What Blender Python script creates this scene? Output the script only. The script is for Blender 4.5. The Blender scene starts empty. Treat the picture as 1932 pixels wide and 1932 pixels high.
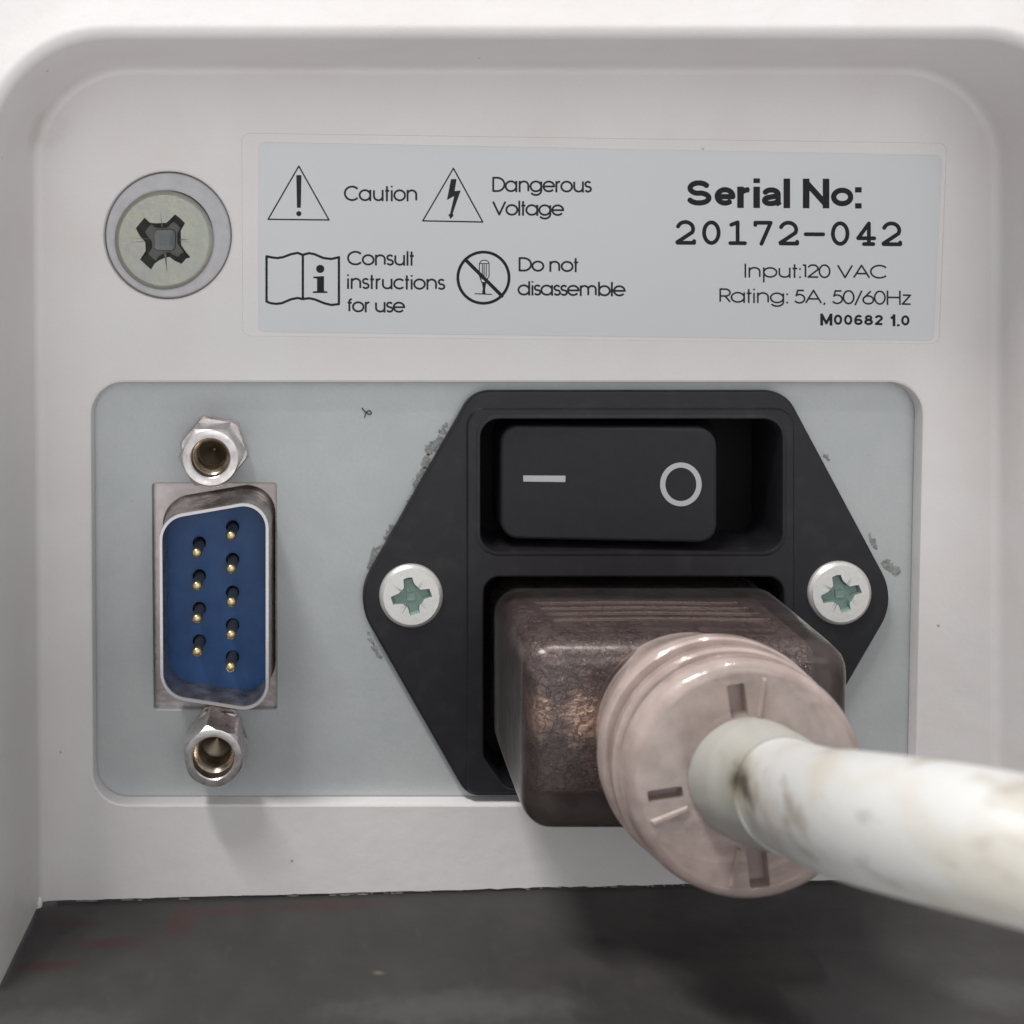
import bpy, bmesh, math, random
import numpy as np
from mathutils import Vector, Matrix
from mathutils.geometry import delaunay_2d_cdt
random.seed(7); rng = np.random.default_rng(7)
PI = math.pi
S = bpy.context.scene
COL = S.collection
# ------------------------------------------------------------------ units
# Lengths are worked out in units of 1/20 mm ("u"): x to the right, y down, h out of the panel
# towards the viewer.  K turns a unit into metres.
K = 0.0493e-3
PX, PY, ZC = 600.0, 430.0, 2300.0       # foot of the camera on the panel plane, camera distance
Y0 = 1690.0                              # height 0 = table
def W(x, y, h=0.0):                      # u -> metres
    return Vector(((x - 966) * K, -h * K, (Y0 - y) * K))
def F(px, py, h=0.0):                    # photograph position on a plane at h -> place there (u)
    s = (ZC - h) / ZC
    return (PX + (px - PX) * s, PY + (py - PY) * s)

# ------------------------------------------------------------------ camera
cd = bpy.data.cameras.new('camera'); cam = bpy.data.objects.new('camera', cd); COL.objects.link(cam)
cam.location = W(PX, PY, ZC); cam.rotation_euler = (PI / 2, 0, 0)
cd.sensor_width = 36; cd.lens = 36 * ZC / 1932
cd.shift_x = (966 - PX) / 1932; cd.shift_y = -(966 - PY) / 1932
cd.clip_start = 0.002; cd.clip_end = 20
cd.dof.use_dof = True; cd.dof.focus_distance = (ZC - 110) * K; cd.dof.aperture_fstop = 40
S.camera = cam
# ------------------------------------------------------------------ world and lamps
w = bpy.data.worlds.new('World'); S.world = w; w.use_nodes = True
bg = w.node_tree.nodes['Background']; bg.inputs[0].default_value = (0.97, 0.985, 1, 1); bg.inputs[1].default_value = 0.55
def lamp(name, d, dist, sx, sy, power, col):
    ld = bpy.data.lights.new(name, 'AREA'); ld.shape = 'RECTANGLE'; ld.size = sx; ld.size_y = sy
    ld.energy = power; ld.color = col
    o = bpy.data.objects.new(name, ld); COL.objects.link(o)
    t = W(900, 1000, 30); v = Vector(d).normalized()
    o.location = t + v * dist
    o.rotation_euler = (-v).to_track_quat('-Z', 'Y').to_euler()
    return o
lamp('ceiling_lamp', (-0.40, -0.33, 1.0), 2.0, 0.80, 0.09, 34, (1, 0.985, 0.965))
lamp('overhead_lamp', (0.10, -0.012, 1.0), 1.8, 0.30, 0.05, 11, (1, 0.985, 0.965))
lamp('front_fill', (0.15, -1.0, 0.35), 1.6, 1.2, 0.9, 4.5, (1, 0.98, 0.96))  # added frontal fill that lifts the recess
lamp('low_fill', (0.05, -1.0, -0.75), 1.3, 1.3, 0.8, 5, (1, 0.985, 0.97))  # added fill from low in front, brightens the recess walls
S.view_settings.view_transform = 'Standard'; S.view_settings.look = 'None'
S.view_settings.gamma = 1; S.view_settings.exposure = 0.0
try:
    S.cycles.max_bounces = 10; S.cycles.transparent_max_bounces = 24; S.cycles.caustics_reflective = False
except Exception: pass

# ------------------------------------------------------------------ materials
def mat(name, col, rough=0.5, metal=0.0, bump=None, vary=None, rvary=None, spec=0.5, coat=0.0, extra=None):
    m = bpy.data.materials.new(name); m.use_nodes = True
    nt = m.node_tree; N = nt.nodes; L = nt.links
    b = N['Principled BSDF']
    b.inputs['Base Color'].default_value = (*col, 1); b.inputs['Roughness'].default_value = rough
    b.inputs['Metallic'].default_value = metal; b.inputs['Specular IOR Level'].default_value = spec
    b.inputs['Coat Weight'].default_value = coat
    tc = N.new('ShaderNodeTexCoord'); mp = N.new('ShaderNodeMapping')
    mp.inputs['Scale'].default_value = (1 / K,) * 3
    L.new(tc.outputs['Object'], mp.inputs[0]); v = mp.outputs[0]
    colsock = None
    if vary:                              # list of (scale, detail, (lo,hi), colour, amount, stretch)
        for (sc, det, lo, hi, c2, amt, st) in vary:
            mm = N.new('ShaderNodeMapping'); mm.inputs['Scale'].default_value = st
            mm.inputs['Location'].default_value = (random.random() * 50,) * 3
            L.new(v, mm.inputs[0])
            n = N.new('ShaderNodeTexNoise'); n.inputs['Scale'].default_value = sc; n.inputs['Detail'].default_value = det
            L.new(mm.outputs[0], n.inputs[0])
            r = N.new('ShaderNodeMapRange'); r.inputs[1].default_value = lo; r.inputs[2].default_value = hi
            r.inputs[4].default_value = amt; L.new(n.outputs[0], r.inputs[0])
            mx = N.new('ShaderNodeMix'); mx.data_type = 'RGBA'
            if colsock is None: mx.inputs[6].default_value = (*col, 1)
            else: L.new(colsock, mx.inputs[6])
            mx.inputs[7].default_value = (*c2, 1); L.new(r.outputs[0], mx.inputs[0])
            colsock = mx.outputs[2]
    if rvary:
        n = N.new('ShaderNodeTexNoise'); n.inputs['Scale'].default_value = rvary[0]; n.inputs['Detail'].default_value = 4
        L.new(v, n.inputs[0]); r = N.new('ShaderNodeMapRange')
        r.inputs[1].default_value = 0.3; r.inputs[2].default_value = 0.7
        r.inputs[3].default_value = rvary[1]; r.inputs[4].default_value = rvary[2]
        L.new(n.outputs[0], r.inputs[0]); L.new(r.outputs[0], b.inputs['Roughness'])
    last = None
    for (sc, strength, dist, st) in (bump or []):
        mm = N.new('ShaderNodeMapping'); mm.inputs['Scale'].default_value = st; L.new(v, mm.inputs[0])
        n = N.new('ShaderNodeTexNoise'); n.inputs['Scale'].default_value = sc; n.inputs['Detail'].default_value = 4
        L.new(mm.outputs[0], n.inputs[0])
        bp = N.new('ShaderNodeBump'); bp.inputs['Strength'].default_value = strength; bp.inputs['Distance'].default_value = dist * K
        L.new(n.outputs[0], bp.inputs['Height'])
        if last: L.new(last, bp.inputs['Normal'])
        last = bp.outputs[0]
    if last: L.new(last, b.inputs['Normal'])
    if extra: colsock = extra(N, L, v, colsock, b) or colsock
    if colsock: L.new(colsock, b.inputs['Base Color'])
    return m
O1 = (1, 1, 1)
def spots(cell, thr, dark, amt=0.8, keep=0.35):
    """sparse dust specks: small dots round the feature points of a Voronoi pattern"""
    def f(N, L, v, cs, b):
        vo = N.new('ShaderNodeTexVoronoi'); vo.inputs['Scale'].default_value = 1 / cell; L.new(v, vo.inputs[0])
        nz = N.new('ShaderNodeTexNoise'); nz.inputs['Scale'].default_value = 0.25; L.new(v, nz.inputs[0])
        ad = N.new('ShaderNodeMath'); ad.operation = 'MULTIPLY_ADD'; ad.inputs[1].default_value = thr * 1.6
        L.new(nz.outputs[0], ad.inputs[0]); L.new(vo.outputs['Distance'], ad.inputs[2])
        r = N.new('ShaderNodeMapRange'); r.inputs[1].default_value = thr * 1.9; r.inputs[2].default_value = thr * 1.2
        r.inputs[4].default_value = amt; L.new(ad.outputs[0], r.inputs[0])
        sp = N.new('ShaderNodeSeparateColor'); L.new(vo.outputs['Color'], sp.inputs[0])
        k = N.new('ShaderNodeMath'); k.operation = 'LESS_THAN'; k.inputs[1].default_value = keep; L.new(sp.outputs[0], k.inputs[0])
        m_ = N.new('ShaderNodeMath'); m_.operation = 'MULTIPLY'; L.new(r.outputs[0], m_.inputs[0]); L.new(k.outputs[0], m_.inputs[1])
        mx = N.new('ShaderNodeMix'); mx.data_type = 'RGBA'; L.new(m_.outputs[0], mx.inputs[0])
        if cs: L.new(cs, mx.inputs[6])
        else: mx.inputs[6].default_value = b.inputs['Base Color'].default_value
        mx.inputs[7].default_value = (*dark, 1)
        return mx.outputs[2]
    return f
def blotches(lst, nxt=None):
    """soft colour patches, some stains and some painted light: list of (centre in u, radii, colour, amount)"""
    def f(N, L, v, cs, b):
        if nxt: cs = nxt(N, L, v, cs, b) or cs
        for (c, rad, colr, amt) in lst:
            nz = N.new('ShaderNodeTexNoise'); nz.inputs['Scale'].default_value = 0.03 ; nz.inputs['Detail'].default_value = 5; L.new(v, nz.inputs[0])
            off = N.new('ShaderNodeVectorMath'); off.operation = 'MULTIPLY_ADD'
            off.inputs[1].default_value = [r * 1.0 for r in rad]; L.new(nz.outputs['Color'], off.inputs[0]); L.new(v, off.inputs[2])
            sb = N.new('ShaderNodeVectorMath'); sb.operation = 'SUBTRACT'
            sb.inputs[1].default_value = [c[i] + rad[i] * 0.5 for i in range(3)]; L.new(off.outputs[0], sb.inputs[0])
            dv = N.new('ShaderNodeVectorMath'); dv.operation = 'DIVIDE'; dv.inputs[1].default_value = rad; L.new(sb.outputs[0], dv.inputs[0])
            ln = N.new('ShaderNodeVectorMath'); ln.operation = 'LENGTH'; L.new(dv.outputs[0], ln.inputs[0])
            r = N.new('ShaderNodeMapRange'); r.inputs[1].default_value = 1.0; r.inputs[2].default_value = 0.2
            r.inputs[4].default_value = amt; r.interpolation_type = 'SMOOTHSTEP'; L.new(ln.outputs['Value'], r.inputs[0])
            mx = N.new('ShaderNodeMix'); mx.data_type = 'RGBA'; L.new(r.outputs[0], mx.inputs[0])
            if cs: L.new(cs, mx.inputs[6])
            else: mx.inputs[6].default_value = b.inputs['Base Color'].default_value
            mx.inputs[7].default_value = (*colr, 1); cs = mx.outputs[2]
        return cs
    return f
def at(x, y, h=0):                        # u point in the texture space of objects whose origin is the device base
    p = (W(x, y, h) - BASE) / K
    return (p.x, p.y, p.z)
BASE = W(966, Y0, 30)

PLA = (0.75, 0.728, 0.725)
M = {}
M['plastic'] = mat('white_plastic', PLA, 0.42, bump=[(0.35, 0.12, 1.2, O1), (0.02, 0.25, 6, O1)],
    vary=[(0.006, 4, .4, .75, (0.69, 0.64, 0.62), .45, O1), (0.25, 3, .45, .8, (0.66, .64, .63), .25, O1)],
    extra=blotches([((at(40, 640, 60)), (12, 60, 190), (0.46, 0.40, 0.36), .35), (at(95, 250, 60), (60, 50, 60), (0.5, 0.43, 0.40), .35),
        (at(520, 1512, 20), (90, 12, 3), (0.35, 0.27, 0.15), .7), (at(850, 1513, 20), (40, 10, 2.5), (0.36, 0.25, 0.12), .8),
        (at(300, 1514, 20), (110, 12, 4), (0.45, 0.40, 0.28), .6)],
        nxt=spots(85, 0.042, (0.20, 0.17, 0.16), .75, .45)))
M['plate'] = mat('zinc_plate', (0.485, 0.508, 0.512), 0.42, 0.15, bump=[(0.45, 0.15, 1.0, O1), (0.08, 0.12, 3, O1)],
    vary=[(0.16, 6, .35, .7, (0.54, 0.558, 0.56), .6, O1), (0.012, 4, .4, .7, (0.44, 0.465, 0.475), .5, O1)], rvary=(0.05, .34, .52),
    extra=spots(60, 0.045, (0.13, 0.14, 0.14), .7, .35))
M['label'] = mat('label_film', (0.66, 0.668, 0.69), 0.36, bump=[(0.5, 0.05, 0.6, O1)],
    vary=[(0.004, 2, .35, .65, (0.64, 0.66, 0.66), .7, O1)], extra=spots(150, 0.012, (0.2, 0.2, 0.2), .5, .3))
M['ink'] = mat('black_print', (0.022, 0.021, 0.026), 0.5, spec=.12)
M['ink_thin'] = mat('dark_grey_print', (0.03, 0.028, 0.032), 0.5, spec=.12)
M['black'] = mat('black_plastic', (0.0165, 0.0155, 0.0185), 0.42, bump=[(0.5, 0.2, 1.0, O1)], spec=.36,
    vary=[(0.03, 5, .5, .8, (0.035, .033, .035), .6, O1)], rvary=(0.02, .34, .5), extra=spots(60, 0.035, (0.16, 0.15, 0.15), .45, .25))
M['rocker'] = mat('rocker_plastic', (0.019, 0.019, 0.023), 0.45, spec=.28, bump=[(0.9, 0.25, 0.8, O1)], vary=[(0.05, 3, .4, .8, (.028, .028, .032), .5, O1)])
M['dark'] = mat('cavity_black', (0.008, 0.007, 0.008), 0.7, spec=.15)
M['white_print'] = mat('pale_grey_print', (0.50, 0.50, 0.51), 0.5, bump=[(0.5, .2, .6, O1)])
M['zinc'] = mat('zinc_screw', (0.82, 0.81, 0.80), 0.36, 0.5, bump=[(0.12, 0.3, 2.0, O1), (0.8, .15, .6, O1)],
    vary=[(0.05, 5, .35, .7, (0.80, 0.79, 0.72), .7, O1), (0.3, 3, .55, .8, (0.50, 0.50, 0.44), .4, O1)])
M['zinc_big'] = mat('zinc_screw_dull', (0.42, 0.415, 0.35), 0.40, 0.75, bump=[(0.06, 0.35, 3.0, O1), (0.6, .2, .8, O1)],
    vary=[(0.04, 6, .35, .65, (0.36, 0.38, 0.36), .8, O1), (0.35, 4, .55, .8, (0.27, 0.27, 0.22), .5, O1)])
M['recess_green'] = mat('zinc_recess', (0.20, 0.29, 0.26), 0.35, 0.2, bump=[(0.25, 0.3, 1.5, O1)])
M['recess_dark'] = mat('dark_recess', (0.11, 0.11, 0.105), 0.4, 0.5, bump=[(0.25, 0.3, 1.5, O1)])
M['recess_floor'] = mat('recess_floor', (0.14, 0.145, 0.15), 0.4, 0.5, bump=[(0.2, 0.4, 2, O1)])
M['washer'] = mat('grey_sleeve', (0.52, 0.515, 0.53), 0.5, vary=[(0.05, 4, .4, .8, (.36, .36, .37), .5, O1)], bump=[(0.4, .1, 1, O1)])
M['nickel'] = mat('nickel', (0.74, 0.70, 0.70), 0.33, 0.95, bump=[(0.15, 0.12, 1.0, O1)],
    vary=[(0.06, 5, .45, .75, (0.42, 0.37, 0.33), .6, O1)], rvary=(0.06, .22, .42))
M['nickel_thread'] = mat('nickel_thread', (0.56, 0.49, 0.41), 0.26, 0.95, vary=[(0.05, 4, .4, .7, (0.16, 0.11, 0.08), .8, O1)])
M['shell'] = mat('shell_steel', (0.50, 0.455, 0.44), 0.30, 0.9, bump=[(0.08, 0.25, 2, O1)],
    vary=[(0.04, 5, .4, .7, (0.20, 0.16, 0.14), .7, O1)], rvary=(0.05, .2, .45))
M['rim'] = mat('shell_rim', (0.72, 0.68, 0.69), 0.3, 0.75, bump=[(0.2, .2, 1, O1)])
M['flange_steel'] = mat('flange_steel', (0.62, 0.56, 0.56), 0.33, 0.85, bump=[(0.07, 0.3, 3, O1)],
    vary=[(0.02, 5, .4, .75, (0.30, 0.25, 0.23), .6, O1)])
M['blue'] = mat('blue_insulator', (0.024, 0.092, 0.265), 0.42, bump=[(0.25, 0.15, 1.5, O1), (0.05, .2, 3, O1)],
    vary=[(0.03, 4, .4, .75, (0.016, 0.06, 0.19), .6, O1)], extra=spots(45, 0.05, (0.005, 0.015, 0.06), .7, .3))
M['hole_blue'] = mat('pin_hole', (0.014, 0.020, 0.038), 0.5)
M['gold'] = mat('gold_pin', (0.66, 0.54, 0.30), 0.3, 0.95)
M['pin_steel'] = mat('pin_shaft', (0.20, 0.17, 0.13), 0.3, 0.9)
M['residue'] = mat('glue_residue', (0.31, 0.325, 0.31), 0.6, bump=[(0.2, .8, 3, O1)], vary=[(0.12, 4, .4, .7, (0.16, .165, .15), .8, O1)])
M['pale_residue'] = mat('pale_residue', (0.42, 0.42, 0.33), 0.6)
M['lint'] = mat('dark_fibre', (0.03, 0.03, 0.035), 0.8)
M['fleck'] = mat('torn_flash', (0.30, 0.28, 0.27), 0.6)

def smoked(name, tint, body, clear, rough=0.12, bump=(), patches=(), bodyrough=.4):
    """tinted clear moulding: see-through part, cloudy body part and a clear surface reflection"""
    m = bpy.data.materials.new(name); m.use_nodes = True; nt = m.node_tree; N = nt.nodes; L = nt.links
    N.remove(N['Principled BSDF']); out = N['Material Output']
    tc = N.new('ShaderNodeTexCoord'); mp = N.new('ShaderNodeMapping'); mp.inputs['Scale'].default_value = (1 / K,) * 3
    L.new(tc.outputs['Object'], mp.inputs[0]); v = mp.outputs[0]
    last = None
    for (sc, st, di) in bump:
        n = N.new('ShaderNodeTexNoise'); n.inputs['Scale'].default_value = sc; n.inputs['Detail'].default_value = 3; L.new(v, n.inputs[0])
        bp = N.new('ShaderNodeBump'); bp.inputs['Strength'].default_value = st; bp.inputs['Distance'].default_value = di * K
        L.new(n.outputs[0], bp.inputs['Height'])
        if last: L.new(last, bp.inputs['Normal'])
        last = bp.outputs[0]
    tr = N.new('ShaderNodeBsdfTransparent'); tr.inputs[0].default_value = (*tint, 1)
    pr = N.new('ShaderNodeBsdfPrincipled'); pr.inputs['Base Color'].default_value = (*body, 1); pr.inputs['Roughness'].default_value = bodyrough
    n = N.new('ShaderNodeTexNoise'); n.inputs['Scale'].default_value = 0.02; n.inputs['Detail'].default_value = 5; L.new(v, n.inputs[0])
    r = N.new('ShaderNodeMapRange'); r.inputs[1].default_value = .3; r.inputs[2].default_value = .7
    r.inputs[3].default_value = clear[0]; r.inputs[4].default_value = clear[1]; L.new(n.outputs[0], r.inputs[0])
    mx = N.new('ShaderNodeMixShader'); L.new(r.outputs[0], mx.inputs[0]); L.new(pr.outputs[0], mx.inputs[1]); L.new(tr.outputs[0], mx.inputs[2])
    gl = N.new('ShaderNodeBsdfGlossy'); gl.inputs['Roughness'].default_value = rough; gl.inputs[0].default_value = (1, .97, .95, 1)
    fr = N.new('ShaderNodeFresnel'); fr.inputs[0].default_value = 1.5
    m2 = N.new('ShaderNodeMixShader'); L.new(fr.outputs[0], m2.inputs[0]); L.new(mx.outputs[0], m2.inputs[1]); L.new(gl.outputs[0], m2.inputs[2])
    if last:
        for nd in (pr, gl, fr): L.new(last, nd.inputs['Normal'])
    L.new(m2.outputs[0], out.inputs[0])
    return m
M['smoke'] = smoked('smoked_clear_moulding', (0.84, 0.75, 0.72), (0.24, 0.18, 0.175), (0.80, 0.95), .3, bump=((0.03, .4, 4),))
M['milky'] = smoked('milky_clear_moulding', (0.86, 0.77, 0.73), (0.66, 0.53, 0.49), (0.34, 0.58), .10, bump=((0.05, .25, 3), (0.35, .15, 1)))

# ------------------------------------------------------------------ mesh helpers (u space, converted once)
class MB:
    def __init__(s): s.v = []; s.f = []; s.m = []; s.flat = set()
    def add(s, pts):
        i = len(s.v); s.v += [tuple(p) for p in pts]; return list(range(i, i + len(pts)))
    def face(s, idx, m=0): s.f.append(tuple(idx)); s.m.append(m)
    def bridge(s, a, b, m=0, closed=True):
        n = len(a)
        for i in range(n if closed else n - 1): s.face((a[i], a[(i + 1) % n], b[(i + 1) % n], b[i]), m)
    def loft(s, loops, m=0, cap0=False, cap1=False, closed=True, ms=None):
        ids = [s.add(l) for l in loops]
        for k in range(len(ids) - 1): s.bridge(ids[k], ids[k + 1], ms[k] if ms else m, closed)
        if cap0: s.flat.add(len(s.f)); s.face(ids[0], m)
        if cap1: s.flat.add(len(s.f)); s.face(ids[-1], ms[-1] if ms else m)
        return ids
    def sheet(s, outer, holes, h, m=0):          # flat face with holes
        pts, ed = [], []
        for lp in [outer] + holes:
            n0 = len(pts); pts += [Vector((p[0], p[1])) for p in lp]
            ed += [(n0 + i, n0 + (i + 1) % len(lp)) for i in range(len(lp))]
        vv, ee, ff, *_ = delaunay_2d_cdt(pts, ed, [], 0, 1e-5)
        def inside(x, y, P):
            r = False
            for i in range(len(P)):
                a, b = P[i], P[i - 1]
                if (a[1] > y) != (b[1] > y) and x < (b[0] - a[0]) * (y - a[1]) / (b[1] - a[1]) + a[0]: r = not r
            return r
        ids = s.add([(p.x, p.y, h) for p in vv])
        for f in ff:
            cx = sum(vv[i].x for i in f) / len(f); cy = sum(vv[i].y for i in f) / len(f)
            if inside(cx, cy, outer) and not any(inside(cx, cy, q) for q in holes):
                s.flat.add(len(s.f)); s.face([ids[i] for i in f], m)
    def box(s, x0, x1, y0, y1, h0, h1, m=0):
        q = lambda h: [(x0, y0, h), (x1, y0, h), (x1, y1, h), (x0, y1, h)]
        s.loft([q(h0), q(h1)], m, True, True)
    def build(s, name, mats, parent=None, origin=None, local=False, sharp=35):
        me = bpy.data.meshes.new(name)
        O = Vector((0, 0, 0)) if origin is None else origin
        if local: vs = [(p[0] * K, -p[2] * K, -p[1] * K) for p in s.v]
        else: vs = [tuple(W(*p) - O) for p in s.v]
        me.from_pydata(vs, [], s.f)
        if not isinstance(mats, (list, tuple)): mats = [mats]
        for mm in mats: me.materials.append(M[mm])
        for p, i in zip(me.polygons, s.m): p.material_index = i
        bm = bmesh.new(); bm.from_mesh(me); bm.faces.ensure_lookup_table()
        ly = bm.faces.layers.int.new('flat')
        for i in s.flat: bm.faces[i][ly] = 1
        bmesh.ops.remove_doubles(bm, verts=bm.verts, dist=0.02 * K)
        bmesh.ops.recalc_face_normals(bm, faces=bm.faces)
        ca = math.radians(sharp)
        for f in bm.faces: f.smooth = True
        for e in bm.edges:
            if len(e.link_faces) == 2:
                f, g = e.link_faces
                e.smooth = not (f[ly] != g[ly] or e.calc_face_angle(0) > ca)
        bm.to_mesh(me); bm.free()
        o = bpy.data.objects.new(name, me); COL.objects.link(o)
        if parent is not None: o.parent = parent
        if origin is not None and parent is None: o.location = O
        return o
def empty(name, label, cat, loc, kind=None, group=None):
    o = bpy.data.objects.new(name, None); COL.objects.link(o); o.location = loc; o.empty_display_size = .01
    o['label'] = label; o['category'] = cat
    if group: o['group'] = group
    return o
def rpoly(pts, rad, off=0.0, seg=8):
    """closed polygon with rounded corners, moved outwards by off; same point count for every off"""
    n = len(pts); A = sum(pts[i][0] * pts[(i + 1) % n][1] - pts[(i + 1) % n][0] * pts[i][1] for i in range(n))
    sg = 1 if A > 0 else -1
    if not isinstance(rad, (list, tuple)): rad = [rad] * n
    lines = []
    for i in range(n):
        p, q = Vector(pts[i][:2]), Vector(pts[(i + 1) % n][:2]); d = (q - p).normalized(); nr = Vector((d.y, -d.x)) * sg
        lines.append((p + nr * off, d))
    out = []
    for i in range(n):
        (p1, d1), (p2, d2) = lines[i - 1], lines[i]
        cr = d1.x * d2.y - d1.y * d2.x
        t = ((p2 - p1).x * d2.y - (p2 - p1).y * d2.x) / cr
        V = p1 + d1 * t
        r = max(rad[i] + off, 0.6)
        ang = math.acos(max(-1, min(1, d1.dot(d2))))
        tl = r * math.tan(ang / 2)
        a, b = V - d1 * tl, V + d2 * tl
        c = a + Vector((-d1.y, d1.x)) * (1 if cr > 0 else -1) * r
        a0 = math.atan2(a.y - c.y, a.x - c.x); da = ang * (1 if cr > 0 else -1)
        for k in range(seg + 1):
            th = a0 + da * k / seg; out.append((c.x + r * math.cos(th), c.y + r * math.sin(th)))
    return out
def circ(cx, cy, r, n=48, a0=0.0): return [(cx + r * math.cos(a0 + 2 * PI * i / n), cy + r * math.sin(a0 + 2 * PI * i / n)) for i in range(n)]
def H(loop, h): return [(p[0], p[1], h) for p in loop]

# ------------------------------------------------------------------ flat print: outlines taken from a distance field
def seg(pts, t, butt=False, closed=False): return ('s', [tuple(p) for p in pts], t / 2, butt, closed)
def poly(pts): return ('p', [tuple(p) for p in pts])
def raster(mb, prims, h, step=0.7, m=0, noise=None):
    xs = [p[0] for q in prims for p in q[1]]; ys = [p[1] for q in prims for p in q[1]]
    pad = 3 + max([q[2] for q in prims if q[0] == 's'] + [0])
    x0, x1, y0, y1 = min(xs) - pad, max(xs) + pad, min(ys) - pad, max(ys) + pad
    nx, ny = int((x1 - x0) / step) + 2, int((y1 - y0) / step) + 2
    gx = x0 + np.arange(nx) * step; gy = y0 + np.arange(ny) * step
    D = np.full((ny, nx), 1e3)
    def dist(X, Y, a, b):
        dx, dy = b[0] - a[0], b[1] - a[1]; L2 = dx * dx + dy * dy + 1e-12
        t = ((X - a[0]) * dx + (Y - a[1]) * dy) / L2; tc = np.clip(t, 0, 1)
        return np.hypot(X - a[0] - tc * dx, Y - a[1] - tc * dy), t * math.sqrt(L2), math.sqrt(L2)
    for q in prims:
        if q[0] == 's':
            _, P, hw, butt, closed = q
            n = len(P)
            for i in range(n if closed else n - 1):
                a, b = P[i], P[(i + 1) % n]
                i0 = max(0, int((min(a[0], b[0]) - hw - 2 - x0) / step)); i1 = min(nx, int((max(a[0], b[0]) + hw + 2 - x0) / step) + 2)
                j0 = max(0, int((min(a[1], b[1]) - hw - 2 - y0) / step)); j1 = min(ny, int((max(a[1], b[1]) + hw + 2 - y0) / step) + 2)
                X, Y = np.meshgrid(gx[i0:i1], gy[j0:j1]); d, al, Ln = dist(X, Y, a, b); d = d - hw
                if butt and not closed:
                    if i == 0: d = np.maximum(d, -al)
                    if i == n - 2: d = np.maximum(d, al - Ln)
                D[j0:j1, i0:i1] = np.minimum(D[j0:j1, i0:i1], d)
        else:
            P = q[1]; X, Y = np.meshgrid(gx, gy); ins = np.zeros_like(X, bool); dm = np.full_like(X, 1e3)
            for i in range(len(P)):
                a, b = P[i], P[(i + 1) % len(P)]
                dm = np.minimum(dm, dist(X, Y, a, b)[0])
                c = ((a[1] > Y) != (b[1] > Y)); den = (b[1] - a[1]) or 1e-12
                ins ^= c & (X < (b[0] - a[0]) * (Y - a[1]) / den + a[0])
            D = np.minimum(D, np.where(ins, -dm, dm))
    if noise is not None: D = noise(gx, gy, D)
    ins = D < 0
    cnt = ins[:-1, :-1].astype(int) + ins[1:, :-1] + ins[:-1, 1:] + ins[1:, 1:]
    for j in range(ny - 1):
        row = cnt[j]; i = 0
        nz = np.nonzero(row)[0]
        k = 0
        while k < len(nz):
            i = nz[k]
            if row[i] == 4:
                e = i
                while e + 1 < nx - 1 and row[e + 1] == 4: e += 1; k += 1
                mb.face(mb.add([(gx[i], gy[j], h), (gx[e + 1], gy[j], h), (gx[e + 1], gy[j + 1], h), (gx[i], gy[j + 1], h)]), m)
            else:
                cs = [(i, j), (i + 1, j), (i + 1, j + 1), (i, j + 1)]; out = []
                for t in range(4):
                    a, b = cs[t], cs[(t + 1) % 4]; da, db = D[a[1], a[0]], D[b[1], b[0]]
                    if da < 0: out.append((gx[a[0]], gy[a[1]], h))
                    if (da < 0) != (db < 0):
                        u = da / (da - db); out.append((gx[a[0]] + (gx[b[0]] - gx[a[0]]) * u, gy[a[1]] + (gy[b[1]] - gy[a[1]]) * u, h))
                if len(out) > 2: mb.face(mb.add(out), m)
            k += 1
def arc(cx, cy, rx, ry, a0, a1, n=None):
    n = n or max(6, int(abs(a1 - a0) / 12))
    return [(cx + rx * math.cos(math.radians(a0 + (a1 - a0) * i / n)), cy + ry * math.sin(math.radians(a0 + (a1 - a0) * i / n))) for i in range(n + 1)]
X_ = .74; R_ = .37
def smallS(w, hh, k=1.0):
    r = hh / 4
    return arc(w / 2, hh - r, w / 2 * .92, r, 35, 270 - 12) + arc(w / 2, r, w / 2, r, 90 - 12, -150)
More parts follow.
